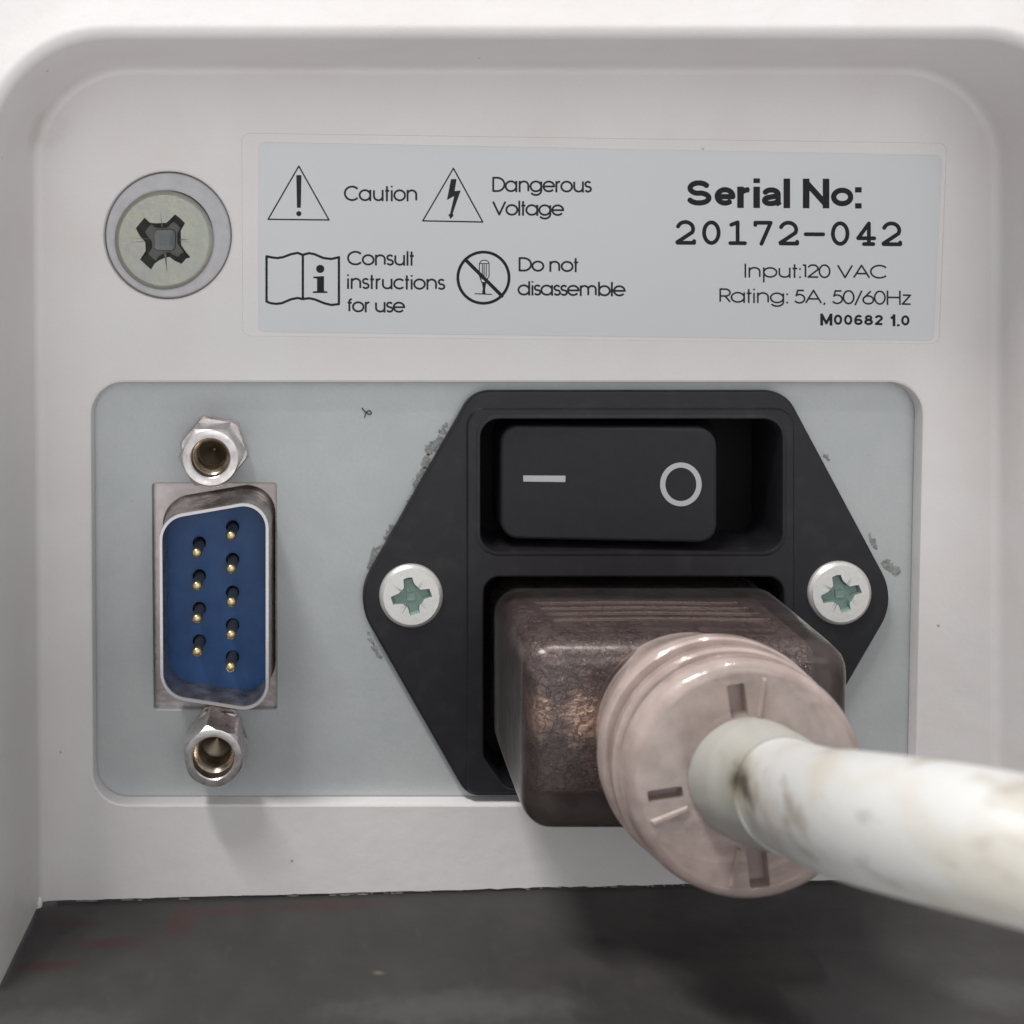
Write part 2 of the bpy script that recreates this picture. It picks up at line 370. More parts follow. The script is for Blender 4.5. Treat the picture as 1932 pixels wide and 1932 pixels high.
LIGHT = {   # geometric sans, capital height 1
 'a': (.74, [arc(R_, R_, R_, R_, 0, 360), [(.74, 0), (.74, X_)]]),
 'b': (.74, [arc(R_, R_, R_, R_, 0, 360), [(0, 0), (0, 1)]]),
 'c': (.66, [arc(R_, R_, R_, R_, 42, 318)]),
 'd': (.74, [arc(R_, R_, R_, R_, 0, 360), [(.74, 0), (.74, 1)]]),
 'e': (.74, [[(.01, .37), (.74, .37)] + arc(R_, R_, R_, R_, 0, 322)]),
 'f': (.30, [[(.13, 0), (.13, .82)] + arc(.28, .82, .15, .16, 180, 90), [(0, .70), (.30, .70)]]),
 'g': (.74, [arc(R_, R_, R_, R_, 0, 360), [(.74, X_), (.74, .05)] + arc(R_, .05, R_, .33, 0, -150)]),
 'i': (.0, [[(0, 0), (0, .72)], [(0, .89), (0, 1)]]),
 'l': (.0, [[(0, 0), (0, 1)]]),
 'm': (1.04, [[(0, 0), (0, X_)], arc(.26, .48, .26, .26, 180, 0) + [(.52, 0)], arc(.78, .48, .26, .26, 180, 0) + [(1.04, 0)]]),
 'n': (.60, [[(0, 0), (0, X_)], arc(.30, .44, .30, .30, 180, 0) + [(.60, 0)]]),
 'o': (.74, [arc(R_, R_, R_, R_, 0, 360)]),
 'p': (.74, [arc(R_, R_, R_, R_, 0, 360), [(0, -.33), (0, X_)]]),
 'r': (.26, [[(0, 0), (0, X_)], arc(.26, .48, .26, .26, 180, 90)]),
 's': (.40, [smallS(.40, X_)]),
 't': (.28, [[(.12, 0), (.12, .98)], [(0, .70), (.28, .70)]]),
 'u': (.60, [[(0, X_)] + arc(.30, .30, .30, .30, 180, 360) + [(.60, X_)], [(.6, 0), (.6, X_)]]),
 'z': (.46, [[(.02, .72), (.46, .72), (0, .02), (.48, .02)]]),
 'C': (.92, [arc(.5, .5, .5, .5, 40, 320)]),
 'D': (.78, [[(.30, 1), (0, 1), (0, 0), (.30, 0)] + arc(.28, .5, .50, .5, -90, 90)]),
 'V': (.84, [[(0, 1), (.42, 0), (.84, 1)]]),
 'A': (.90, [[(0, 0), (.45, 1), (.90, 0)], [(.16, .33), (.74, .33)]]),
 'H': (.72, [[(0, 0), (0, 1)], [(.72, 0), (.72, 1)], [(0, .53), (.72, .53)]]),
 'I': (.0, [[(0, 0), (0, 1)]]),
 'R': (.58, [[(0, 0), (0, 1), (.30, 1)] + arc(.30, .73, .27, .27, 90, -90) + [(0, .46)], [(.28, .46), (.58, 0)]]),
 '1': (.16, [[(0, .98), (.16, .98), (.16, 0)]]),
 '2': (.56, [arc(.28, .72, .28, .28, 165, -25) + [(0, .02), (.58, .02)]]),
 '0': (.60, [arc(.30, .5, .30, .5, 0, 360)]),
 '5': (.56, [[(.52, .98), (.16, .98), (.08, .56)] + arc(.26, .33, .30, .33, 128, -150)]),
 '6': (.60, [arc(.30, .31, .30, .31, 0, 360), [(.44, 1), (.06, .47)]]),
 ':': (.0, [[(0, 0), (0, .13)], [(0, .58), (0, .71)]]),
 ',': (.06, [[(.06, .05), (0, -.14)]]),
 '/': (.40, [[(0, -.12), (.40, 1.04)]]),
}
XB = .72
BOLD = {    # heavy grotesque, centre lines of thick strokes
 'S': (.56, [arc(.28, .70, .25, .22, 20, 255) + arc(.28, .29, .28, .21, 75, -165)]),
 'e': (.46, [[(.03, .35), (.45, .35)] + arc(.24, .36, .22, .28, 0, 315)]),
 'r': (.24, [[(0, 0), (0, XB)], arc(.22, .40, .22, .24, 180, 85)]),
 'i': (.0, [[(0, 0), (0, XB)], [(0, .84), (0, 1.0)]]),
 'a': (.42, [arc(.20, .46, .19, .18, 165, 0) + [(.39, .10), (.43, 0)], [(.39, .40), (.18, .34)] + arc(.16, .20, .15, .13, 90, 270) + arc(.18, .22, .21, .15, 270, 350)]),
 'l': (.0, [[(0, 0), (0, 1)]]),
 'N': (.56, [[(0, 0), (0, 1)], [(.56, 0), (.56, 1)], [(.02, .93), (.54, .07)]]),
 'o': (.48, [arc(.24, .36, .24, .28, 0, 360)]),
 ':': (.0, [[(0, 0), (0, .18)], [(0, .54), (0, .72)]]),
 'M': (.64, [[(0, 0), (0, 1)], [(.64, 0), (.64, 1)], [(.03, .95), (.32, .12), (.61, .95)]]),
 '0': (.44, [arc(.22, .5, .21, .42, 0, 360)]),
 '6': (.44, [arc(.22, .30, .21, .22, 0, 360), arc(.25, .5, .24, .42, 50, 180) + [(.01, .32)]]),
 '8': (.44, [arc(.22, .72, .18, .19, 0, 360), arc(.22, .29, .22, .21, 0, 360)]),
 '2': (.44, [arc(.22, .70, .20, .22, 165, -20) + [(.02, .09), (.46, .09)]]),
 '1': (.26, [[(.22, 0), (.22, 1)], [(.0, .70), (.20, .88)]]),
 '.': (.0, [[(0, 0), (0, .17)]]),
}
MONO = {    # typewriter figures, width .77
 '2': (.77, [arc(.37, .66, .32, .31, 160, -28) + [(.04, .07), (.05, .04), (.73, .04), (.73, .12)]]),
 '0': (.77, [arc(.38, .5, .30, .46, 0, 360)]),
 '1': (.77, [[(.14, .86), (.40, .97), (.40, .04)], [(.10, .04), (.70, .04)]]),
 '7': (.77, [[(.07, .86), (.07, .96), (.70, .96), (.32, .02)]]),
 '-': (.77, [[(.02, .46), (.74, .46)]]),
 '4': (.77, [[(.50, .04), (.50, .96), (.06, .30), (.72, .30)], [(.30, .04), (.68, .04)]]),
}
def text_prims(txt, font, x0, x1, yb0, yb1, cap, thick, sp=.22, space=.38, butt=True, fit=True):
    """strokes of a line of text running from x0 to x1, base line from yb0 to yb1 (photo places)"""
    cur = 0; items = []; prev = ' '; bold = font is BOLD; light = font is LIGHT
    for ch in txt:
        if ch == ' ': cur += space; prev = ch; continue
        if prev != ' ' and light: cur += .075 * ((prev in 'adgilmnuHI1:') + (ch in 'bilmnpruDHIR:,'))
        elif prev == ':' and light: cur += .1
        wd, st = font[ch]; items.append((cur, st)); cur += wd + sp; prev = ch
    tot = cur - sp; t = thick
    sx = (x1 - x0 - t) / tot; pr = []
    for off, st in items:
        for s_ in st:
            pts = []
            for (x, y) in s_:
                X = x0 + t / 2 + (off + x) * sx; Y = yb0 + (yb1 - yb0) * (X - x0) / (x1 - x0)
                yy = y
                inset = t / cap / 2
                # keep outer edges of round strokes inside the line of the capitals
                if y > .5: yy = y
                pts.append((X, Y - t * (0 if butt else .5) * 0 - (inset + yy * (1 - 2 * inset)) * cap if not _isend(s_, x, y, butt) else Y - _endy(y, inset) * cap))
            pr.append(seg(pts, t * (1.12 if bold and len(s_) == 2 and s_[0][0] == s_[1][0] else .90 if bold and len(s_) > 3 else 1), butt, False))
    return pr
def _isend(s_, x, y, butt): return butt and len(s_) == 2 and s_[0][0] == s_[1][0]
def _endy(y, inset):
    return y if y in (0, 1) else (y if y > .98 or y < .2 else y)

# =================================================================== SETTING: table
TY = lambda x: 1688.5 - 0.0266 * (x - 82)
mb = MB()
n = 24
L_ = [-2500 + 7000 * i / n for i in range(n + 1)]
mb.loft([[(x, TY(x), -2500) for x in L_], [(x, TY(x), 0) for x in L_], [(x, TY(x), 1300) for x in L_], [(x, TY(x) + 6, 1306) for x in L_], [(x, TY(x) + 500, 1306) for x in L_]], closed=False)  # front edge cut short, out of view, so low fill reaches the recess
tb_origin = W(966, TY(966), 0)
def table_extra(N, L, v, cs, b):
    P = lambda x, h: tuple((W(x, TY(x), h) - tb_origin) / K)
    red = (0.054, 0.026, 0.023)
    return blotches([(P(352, 100), (34, 75, 60), red, .85), (P(430, 70), (110, 26, 60), red, .6), (P(235, 165), (95, 26, 60), red, .85), (P(130, 222), (85, 22, 60), red, .85),
        (P(165, 98), (62, 20, 60), red, .7), (P(610, 62), (150, 26, 60), red, .5), (P(700, 268), (14, 9, 60), (0.13, 0.12, 0.09), .7),
        (P(820, 362), (290, 60, 60), (0.07, 0.067, 0.067), .8), (P(1680, 362), (120, 60, 60), (0.07, 0.067, 0.067), .7), (P(200, 380), (150, 60, 60), (0.062, 0.059, 0.058), .7), (P(1150, 130), (260, 90, 60), (0.056, 0.05, 0.049), .6)])(N, L, v, cs, b)  # paler patches at the front: light on the table painted into its colour
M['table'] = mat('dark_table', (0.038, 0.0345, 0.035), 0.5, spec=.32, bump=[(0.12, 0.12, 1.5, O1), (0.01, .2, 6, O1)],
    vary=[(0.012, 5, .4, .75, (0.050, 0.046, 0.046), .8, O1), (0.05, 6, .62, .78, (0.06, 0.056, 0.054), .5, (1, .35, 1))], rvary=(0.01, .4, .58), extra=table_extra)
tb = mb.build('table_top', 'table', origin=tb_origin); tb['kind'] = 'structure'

# =================================================================== DEVICE
dev = empty('instrument', 'white plastic instrument housing with a recessed rear panel standing on the dark table', 'instrument', BASE)
def part(mb, name, mats, parent=dev, **k):
    return mb.build(name, mats, parent, BASE, **k)

# --- housing: recessed back wall with cut-outs, side walls, rounded rim
HP = 30.0
pathpts = [(82, 1684), (68, 129), (1869, 129), (1866, 1636.5)]
def upath(off, seg_=14, r=185):
    """open inverted-U path, moved outwards by off"""
    P = [Vector(p) for p in pathpts]; out = []
    dirs = [(P[i + 1] - P[i]).normalized() for i in range(3)]
    nr = [Vector((d.y, -d.x)) for d in dirs]     # outward (left of travel in y-down)
    def inter(i):
        a, da = P[i] + nr[i - 1] * off, dirs[i - 1]; b, db = P[i] + nr[i] * off, dirs[i]
        cr = da.x * db.y - da.y * db.x; t = ((b - a).x * db.y - (b - a).y * db.x) / cr; return a + da * t
    def yend(p, d):                               # run down to the table line
        p = p.copy(); t = (TYh(p.x) - p.y) / d.y; q = p + d * t; return q
    TYh = lambda x: TY(x) - 5
    s0 = yend(P[0] + nr[0] * off, dirs[0]); out.append(s0)
    for k in range(1, 6): pass
    rr = r + off
    for i in (1, 2):
        V = inter(i); d1, d2 = dirs[i - 1], dirs[i]; ang = math.acos(d1.dot(d2)); tl = rr * math.tan(ang / 2)
        a = V - d1 * tl; cr = d1.x * d2.y - d1.y * d2.x; c = a + Vector((-d1.y, d1.x)) * (1 if cr > 0 else -1) * rr
        a0 = math.atan2(a.y - c.y, a.x - c.x)
        for k in range(seg_ + 1):
            th = a0 + ang * (1 if cr > 0 else -1) * k / seg_; out.append(Vector((c.x + rr * math.cos(th), c.y + rr * math.sin(th))))
    out.append(yend(P[3] + nr[2] * off, dirs[2]))
    return [(p.x, p.y) for p in out]
op_pts = [F(172, 722, HP), F(1742, 722, HP), F(1726, 1517, HP), F(177, 1517, HP)]
cup_c = F(316, 444, HP); cup_r = 121 * (1 - HP / ZC)
pk_pts = [F(457, 252, HP), F(1786, 271, HP), F(1771, 648, HP), F(459, 633, HP)]
mb = MB()
outer = upath(-16)
# slightly uneven torn lower edge
bl, br = outer[0], outer[-1]; low = []
nb = 130
for i in range(1, nb):
    t = i / nb; x = br[0] + (bl[0] - br[0]) * t; y = br[1] + (bl[1] - br[1]) * t
    low.append((x, y + random.uniform(-1.0, .8) * (1.6 if 900 < x < 1450 else .7)))
sheet_outer = outer + low
op = lambda o, s=8: rpoly(op_pts, 60, o, 10)
pk = lambda o: rpoly(pk_pts, 14, o, 5)
cup = lambda r: circ(cup_c[0], cup_c[1], r, 64)
# small notch cut into the screw cup edge
mb.sheet(sheet_outer, [op(5), cup(cup_r + 4), pk(1.5)], HP)
mb.loft([H(op(5), HP), H(op(1.5), HP - 1.5), H(op(0), HP - 6), H(op(-1), 2)])
mb.loft([H(cup(cup_r + 4), HP), H(cup(cup_r + 1), HP - 1.5), H(cup(cup_r), HP - 4), H(cup(cup_r), HP - 26), H(cup(cup_r - 60), HP - 26)])
mb.loft([H(pk(1.5), HP), H(pk(0), HP - 1.8)]); mb.sheet(pk(0), [], HP - 1.8)
prof = [(-16, HP), (-9, HP + 1.5), (-4, HP + 5), (-1, HP + 11), (0, HP + 20), (4, 150), (9, 285)]
for k in range(1, 10):
    th = k / 9 * math.radians(104); prof.append((9 + 20 * (1 - math.cos(th)), 285 + 20 * math.sin(th)))
prof += [(60, 298), (100, 292), (160, 286), (240, 282), (700, 270), (760, 250), (790, 200), (800, -300)]
mb.loft([H(upath(s), h) for s, h in prof], closed=False)
# lower end faces of the two side walls are closed down to the table
mb.loft([[(p[0], p[1] + 0, p[2]) for p in H(sheet_outer[len(outer):], HP)], [(p[0], p[1], p[2]) for p in H(sheet_outer[len(outer):], HP - 14)]], closed=False)
housing = part(mb, 'housing', 'plastic')

# torn whitish flash along the lower edge
mb = MB()
for _ in range(46):
    px = random.choice([random.uniform(930, 1400), random.uniform(620, 860), random.uniform(150, 1500)])
    x, _y = F(px, 1670, HP + 1); y = TY(x) - 5 + random.uniform(.5, 4.0); l = random.uniform(2, 13) * (2.2 if px < 870 else 1); t = random.uniform(.5, 1.5)
    mb.loft([H([(x - l / 2, y), (x + l / 2, y + random.uniform(-1, 1)), (x + l * .3, y + t), (x - l * .4, y + t)], HP - 6), H([(x - l / 2, y), (x + l / 2, y), (x + l * .3, y + t), (x - l * .4, y + t)], HP - 1)], 0, True, True)
o = part(mb, 'edge_flash', 'fleck'); o['kind'] = 'stuff'
# small white burr at the lower left corner
mb = MB(); bx, by = F(70, 1706, 42)
mb.loft([H(circ(bx, by - 10, 2, 7), 36), H(circ(bx + 3, by - 6, 7, 7, .4), 40), H(circ(bx + 1, by, 9, 7, .2), 44), H(circ(bx - 3, by + 6, 4, 7), 47)], 0, True, True)
part(mb, 'corner_burr', 'plastic')

# --- metal plate behind the opening, with the connector cut-out
cut_pts = [F(287.5, 912, 0), F(521, 912, 0), F(522, 1339, 0), F(290.5, 1339, 0)]
mb = MB()
plate_out = [(120, 660), (1790, 660), (1790, 1560), (120, 1560)]
cut = lambda o: rpoly(cut_pts, 5, o, 3)
mb.sheet(plate_out, [cut(1.5), rpoly([(886, 775), (1481, 775), (1481, 1479), (886, 1479)], 12)], 0)
mb.loft([H(cut(1.5), 0), H(cut(0), -1.5), H(cut(0), -24)])
part(mb, 'metal_plate', 'plate')

# --- rating label and its print
lab_pts = [F(488, 268, 29), F(1778, 293, 29), F(1762, 643, 29), F(488, 626, 29)]
mb = MB(); lb = lambda o: rpoly(lab_pts, 11, o, 5)
mb.loft([H(lb(0), 28.2), H(lb(0), 29.0), H(lb(-.5), 29.3)]); mb.sheet(lb(-.5), [], 29.3)
label = part(mb, 'rating_label', 'label')
HL = 29.55
def to_label(prims):
    out = []
    for q in prims:
        P = [F(p[0], p[1], HL) for p in q[1]]
        out.append((q[0], P) + tuple(q[2:]))
    return out
def printed(name, prims, m='ink_thin', step=.6, parent=None, lab=None):
    mb = MB(); raster(mb, to_label(prims), HL, step)
    o = part(mb, name, m, parent or label)
    if lab: o['label'] = lab
    return o
def c1(x, y): return (442.5 + x * .4254, 240.2 + y * .4254)
tri1 = [c1(285, 172), c1(149, 408), c1(419, 411)]
printed('warning_triangle', [seg(tri1, 2.6, False, True), poly([c1(274, 212), c1(297, 212), c1(294, 357), c1(277, 357)]), seg([c1(285, 383), c1(285.2, 383)], 9.6)])
printed('warning_triangle', [seg([c1(971, 182), c1(835, 415), c1(1101, 420)], 2.6, False, True),
    poly([c1(960, 230), c1(985, 229), c1(976, 283), c1(1003, 280), c1(968, 382), c1(972, 391), c1(958, 407), c1(948, 388), c1(956, 383), c1(974, 305), c1(942, 323)])])
bk = [(142, 572), (165, 577), (190, 580), (215, 576), (250, 563), (280, 557), (303, 566), (330, 558), (355, 563), (395, 580), (430, 584), (463, 576)]
bb = [(463, 784), (430, 788), (400, 781), (355, 763), (330, 758), (303, 762), (280, 757), (250, 763), (210, 780), (185, 783), (160, 780), (142, 773)]
book = [seg([c1(*p) for p in bk + bb], 4.4, False, True), seg([c1(303, 566), c1(303, 762)], 4.4),
        seg([c1(380, 628), c1(380.2, 628)], 15.2), poly([c1(349, 662), c1(397, 660), c1(397, 726), c1(412, 728), c1(412, 735), c1(347, 735), c1(347, 728), c1(366, 726), c1(366, 671), c1(349, 669)])]
printed('manual_symbol', book, 'ink')
cc = c1(1104, 667)
circle = [seg([(cc[0] + 48.3 * math.cos(a), cc[1] + 48.3 * math.sin(a)) for a in np.linspace(0, 2 * PI, 60, endpoint=False)], 5.4, False, True),
          seg([c1(1024, 587), c1(1186, 748)], 6.6)]
drv = [seg([c1(1086, 605)] + [c1(1108 + 21 * math.cos(a), 606 - 17 * math.sin(a)) for a in np.linspace(PI, 0, 9)] + [c1(1129, 660), c1(1122, 672), c1(1118, 688), c1(1096, 688), c1(1092, 672), c1(1086, 660)], 1.7, False, True),
       seg([c1(1086, 604), c1(1129, 604)], 1.5), seg([c1(1099, 606), c1(1100, 662)], 1.6), seg([c1(1107, 606), c1(1107, 662)], 1.6), seg([c1(1117, 606), c1(1116, 662)], 1.6),
       seg([c1(1090, 672), c1(1123, 672)], 1.5), poly([c1(1097, 688), c1(1117, 688), c1(1112, 715), c1(1113, 738), c1(1098, 738), c1(1101, 715)]), seg([c1(1066, 738), c1(1140, 741)], 2.0)]
printed('no_disassembly_symbol', circle + drv, 'ink', .5)
TX = [('Caution', 648.8, 787.2, 379.3, 380.0, 29.2, 0.10), ('Dangerous', 928.7, 1116.8, 362.3, 363.5, 28.8, 0.08), ('Voltage', 928.3, 1064.5, 406.7, 407.6, 28.3, 0.06),
      ('Consult', 654.8, 782.8, 500.6, 501.5, 27.5, 0.08), ('instructions', 654.8, 840.2, 545.2, 547.2, 27.5, 0.10), ('for use', 653.9, 764.5, 589.2, 590.2, 27, 0.08),
      ('Do not', 978.5, 1092.5, 512.3, 513.6, 27.3, 0.09), ('disassemble', 976.4, 1180.6, 557.5, 559.5, 27.3, 0.07)]
for (t, x0, x1, a, b, cap, sp) in TX: printed('printed_text', text_prims(t, LIGHT, x0, x1, a, b, cap, 3.7, sp))
printed('printed_text', text_prims('Input:120 VAC', LIGHT, 1404.7, 1674.7, 523.8, 526, 26.5, 3.2, .08), 'ink_thin')
printed('printed_text', text_prims('Rating: 5A, 50/60Hz', LIGHT, 1357.3, 1719.2, 571.0, 576, 27.2, 3.2, .07), 'ink_thin')
printed('printed_text', text_prims('Serial No:', BOLD, 1294.5, 1625, 391.9, 393.5, 56, 11.0, .215, .33), 'ink')
printed('printed_text', text_prims('20172-042', MONO, 1272.5, 1704, 463.3, 466.3, 49.5, 7.3, .29, butt=False), 'ink')
printed('printed_text', text_prims('M00682 1.0', BOLD, 1548, 1716.6, 614.2, 615.9, 22.6, 4.7, .26, .34), 'ink')

# --- screws
def cross_screw(name, R, hcap, cross, depth, mats, floor_r, ticks, scale_in=.72, rad_cap=.80):
    """pan head with a cross recess; built round its own centre. mats: head, recess, floor"""
    mb = MB(); cr = [(p[0], p[1]) for p in cross]
    ring = lambda r, h: H(circ(0, 0, r, 56), h)
    mb.loft([ring(R * .97, -14), ring(R, 0), ring(R, hcap * .35), ring(R * .965, hcap * .68), ring(R * .90, hcap * .86), ring(R * rad_cap, hcap)])
    mb.sheet(circ(0, 0, R * rad_cap, 56), [cr], hcap)
    n0 = len(mb.f)
    lo = [[(p[0], p[1], hcap) for p in cr], [(p[0] * .93, p[1] * .93, hcap - depth * .35) for p in cr], [(p[0] * scale_in, p[1] * scale_in, hcap - depth) for p in cr]]
    mb.loft(lo, 1, False, True)
    f0 = rpoly([(-floor_r, -floor_r), (floor_r, -floor_r), (floor_r, floor_r), (-floor_r, floor_r)], floor_r * .4, 0, 4)
    mb.loft([H(f0, hcap - depth), H([(x * .95, y * .95) for x, y in f0], hcap - depth * .72), H([(x * .5, y * .5) for x, y in f0], hcap - depth * .80)], 2, False, True)
    for (a, r0, r1, wd) in ticks:
        c, s = math.cos(a), math.sin(a); q = lambda r, t: (c * r - s * t, s * r + c * t)
        mb.face(mb.add([(*q(r0, -wd), hcap + .25), (*q(r0, wd), hcap + .25), (*q(r1, .15), hcap + .25)]), 1)
    return mb
c6 = [(675, 760), (745, 825), (820, 832), (960, 826), (1070, 718), (1135, 765), (1200, 830), (1145, 930), (1150, 1110), (1210, 1200), (1270, 1275), (1215, 1290), (1155, 1358), (1060, 1315), (1000, 1268), (940, 1280), (870, 1310), (810, 1350), (760, 1430), (690, 1370), (618, 1300), (690, 1190), (685, 1080), (610, 990), (563, 895)]
big_cross = [((x - 925) * .144, (y - 1050) * .144) for x, y in c6]
tk = [(math.radians(-97), 25, 53, 1.0), (math.radians(84), 25, 62, 2.2), (math.radians(-2), 30, 52, .9), (math.radians(3), 30, 50, .6), (math.radians(176), 38, 64, .7), (math.radians(184), 30, 70, .6)]
sc = cross_screw('s', 92.5, 11, big_cross, 20, None, 20, tk, .72, .91)
cx, cy = F(309, 453, 28)
big = sc.build('panel_screw', ['zinc_big', 'recess_dark', 'recess_floor'], dev, local=True)
big.location = W(cx, cy, 17) - BASE; big['label'] = 'large dull pan head screw'
mb = MB(); cen = F(316, 444, 22)
rg = lambda r, h: H(circ(cup_c[0], cup_c[1], r, 64), h)
mb.loft([rg(cup_r - 2, 4), rg(cup_r - 2, 15), rg(cup_r - 4, 17), rg(84, 17), rg(82, 14), rg(82, 5)])
part(mb, 'screw_sleeve', 'washer')

# --- power inlet
HF = 22.0
fl_pts = [F(893, 738, HF), F(1483, 738, HF), F(1693, 1131, HF), F(1477, 1503, HF), F(881, 1503, HF), F(669.5, 1131, HF)]
fl_rad = [58, 58, 100, 42, 42, 100]
fl = lambda o: rpoly(fl_pts, fl_rad, o, 12)
blk_pts = [F(882, 772, 28), F(1498, 772, 28), F(1498, 1497, 28), F(882, 1497, 28)]
blk = lambda o: rpoly(blk_pts, [34, 34, 12, 12], o, 8)
sw_pts = [F(907, 791, 28), F(1475, 791, 28), F(1475, 1040, 28), F(907, 1040, 28)]
sw = lambda o: rpoly(sw_pts, 34, o, 8)
so_pts = [F(913, 1089, 28), F(1479, 1089, 28), F(1479, 1430, 28), F(1440, 1487, 28), F(955, 1487, 28), F(913, 1430, 28)]
so = lambda o: rpoly(so_pts, 30, o, 6)
mb = MB()
holes_scr = []
mb.loft([H(fl(0), 0), H(fl(0), HF - 5), H(fl(-1.5), HF - 1.5), H(fl(-5), HF)])
mb.sheet(fl(-5), [blk(2)], HF)
mb.loft([H(blk(2), HF), H(blk(.5), HF + 1), H(blk(0), HF + 4), H(blk(-2), HF + 6)])
mb.sheet(blk(-2), [sw(9), so(4)], HF + 6)
mb.loft([H(sw(9), HF + 6), H(sw(7), HF + 7), H(sw(2), HF + 7), H(sw(0), HF + 4), H(sw(-2), -60), H(sw(-5), -115)], 0, ms=[0, 0, 0, 0, 0])
mb.sheet(sw(-5), [], -115, 1)
mb.loft([H(so(4), HF + 6), H(so(1), HF + 5), H(so(0), HF + 2), H(so(-3), -120)]); mb.sheet(so(-3), [], -120, 1)
inlet = part(mb, 'power_inlet', ['black', 'dark'])
s2 = [(750, 545), (820, 515), (905, 510), (940, 620), (990, 670), (1050, 730), (1130, 720), (1215, 715), (1262, 855), (1130, 890), (1085, 960), (1040, 1000), (1028, 1060), (1045, 1155), (960, 1180), (875, 1205), (830, 1050), (740, 985), (650, 985), (565, 995), (525, 860), (590, 830), (660, 800), (760, 700)]
sm_cross = [((x - 890) * .1047, (y - 855) * .1047) for x, y in s2]
tk2 = [(math.radians(a), 17, 17 + l, wd) for a, l, wd in ((-148, 24, 1.0), (-152, 17, .7), (-55, 20, .8), (-48, 17, .6), (118, 22, 1.1), (128, 15, .5), (38, 22, .6), (30, 19, .5))]
sc = cross_screw('s', 59.5, 11, sm_cross, 8, None, 9, tk2, .86, .88)
a = sc.build('flange_screw', ['zinc', 'recess_green', 'recess_green'], dev, local=True)
x, y = F(776, 1126, 32); a.location = W(x, y, HF - 1) - BASE
b = a.copy(); COL.objects.link(b); b.parent = dev
x, y = F(1587, 1121, 32); b.location = W(x, y, HF - 1) - BASE; b.rotation_euler = (0, math.radians(-4), 0)

# --- rocker switch
mb = MB()
xl, xr = F(944, 0, 4)[0], F(1353, 0, 36)[0]
hl, hr = 4.0, 36.0
ytl, ybl = F(0, 802, 4)[1], F(0, 1017, 4)[1]
rk = rpoly([(xl, ytl), (xr, ytl), (xr, ybl), (xl, ybl)], 34, 0, 8)
rko = lambda o: rpoly([(xl, ytl), (xr, ytl), (xr, ybl), (xl, ybl)], 34, o, 8)
hx = lambda x: hl + (hr - hl) * (x - xl) / (xr - xl)
hh = lambda lp, d: [(p[0], p[1], hx(p[0]) + d) for p in lp]
side = []
for (o, d) in ((-6, 0), (-3, -.8), (-1, -2.5), (0, -6), (0, -40)): side.append(hh(rko(o), d))
side.append([(p[0] + (40 if p[0] > (xl + xr) / 2 else 0), p[1], -90) for p in rko(0)])
mb.loft(side, cap0=True)
rocker = part(mb, 'rocker_switch', 'rocker')
def on_rocker(name, prims_fn):
    m2 = MB(); raster(m2, prims_fn, 0, .6)
    m2.v = [(v[0], v[1], hx(v[0]) + .5) for v in m2.v]
    return part(m2, name, 'white_print', rocker)
def FR(px, py):
    h = hl
    for _ in range(4): X, Y = F(px, py, h); h = hx(X) + .5
    return (X, Y)
on_rocker('on_mark', [poly([FR(987, 897), FR(1067, 897.5), FR(1066.5, 909.5), FR(987.5, 908.5)])])
on_rocker('off_mark', [seg([FR(1284.6 + 34.2 * math.cos(a), 913.8 + 36.4 * math.sin(a)) for a in np.linspace(0, 2 * PI, 64, endpoint=False)], 9.6, False, True)])

# --- nine pin serial connector
HB = 22.0; HR = 100.0
dv = [F(299.5, 976, HR), F(507.5, 940, HR), F(507.5, 1348, HR), F(302, 1316, HR)]
# rim corners: sharp crossing points of the four sides
dr = [50, 46, 46, 52]
ds = lambda o: rpoly(dv, dr, o, 10)
mb = MB()
fo = lambda o: rpoly([(cut_pts[0][0] - 12, cut_pts[0][1] - 14), (cut_pts[1][0] + 12, cut_pts[1][1] - 14), (cut_pts[2][0] + 12, cut_pts[2][1] + 16), (cut_pts[3][0] - 12, cut_pts[3][1] + 16)], 6, o, 3)
mb.sheet(fo(0), [ds(8)], -17)
part(mb, 'connector_flange', 'flange_steel')
mb = MB()
mb.loft([H(ds(8), -17), H(ds(5), -13), H(ds(3), 0), H(ds(2), 20), H(ds(1), 70), H(ds(0), HR - 2), H(ds(-.8), HR), H(ds(-5.8), HR), H(ds(-6.6), HR - 2), H(ds(-6.6), HB - 5)],
        ms=[0, 0, 0, 0, 0, 1, 1, 1, 0])
shell = part(mb, 'connector_shell', ['shell', 'rim'])
pins = [(438.5, 1011 + i * 61.3) for i in range(5)] + [(374.5, 1044.5 + i * 62.0) for i in range(4)]
# pins are given where their tips show
HT = 92.0
pin_w = []
for i, (px, py) in enumerate([(435.5, 1012.5), (435.8, 1075), (436, 1138), (435.5, 1199.5), (434.5, 1261), (370.5, 1045), (371, 1107.5), (371, 1169.5), (371.3, 1232)]):
    pin_w.append(F(px, py, HT))
hc = [F(438.8 + (0 if i < 5 else -62.8), (994, 1055.5, 1117.5, 1179, 1239.5, 1024.5, 1086.5, 1148, 1209.5)[i], HB) for i in range(9)]
mb = MB()
blue_out = ds(-6.2)
hr_ = 12.6
mb.sheet(blue_out, [circ(c[0], c[1], hr_, 20) for c in hc], HB)
for c in hc: mb.loft([H(circ(c[0], c[1], hr_, 20), HB), H(circ(c[0], c[1], hr_ - .5, 20), HB - 1.2), H(circ(c[0], c[1], hr_ - .5, 20), HB - 16)], 1, False, True)
for (px, py) in ((307, 1035), (307, 1122), (308, 1160), (308, 1212)):
    X_1, Y_1 = F(px, py, HB); mb.box(X_1 - 6, X_1 + 3, Y_1 - 15, Y_1 + 15, HB - 2, HB + .6, 1)
insert = part(mb, 'connector_insert', ['blue', 'hole_blue'])
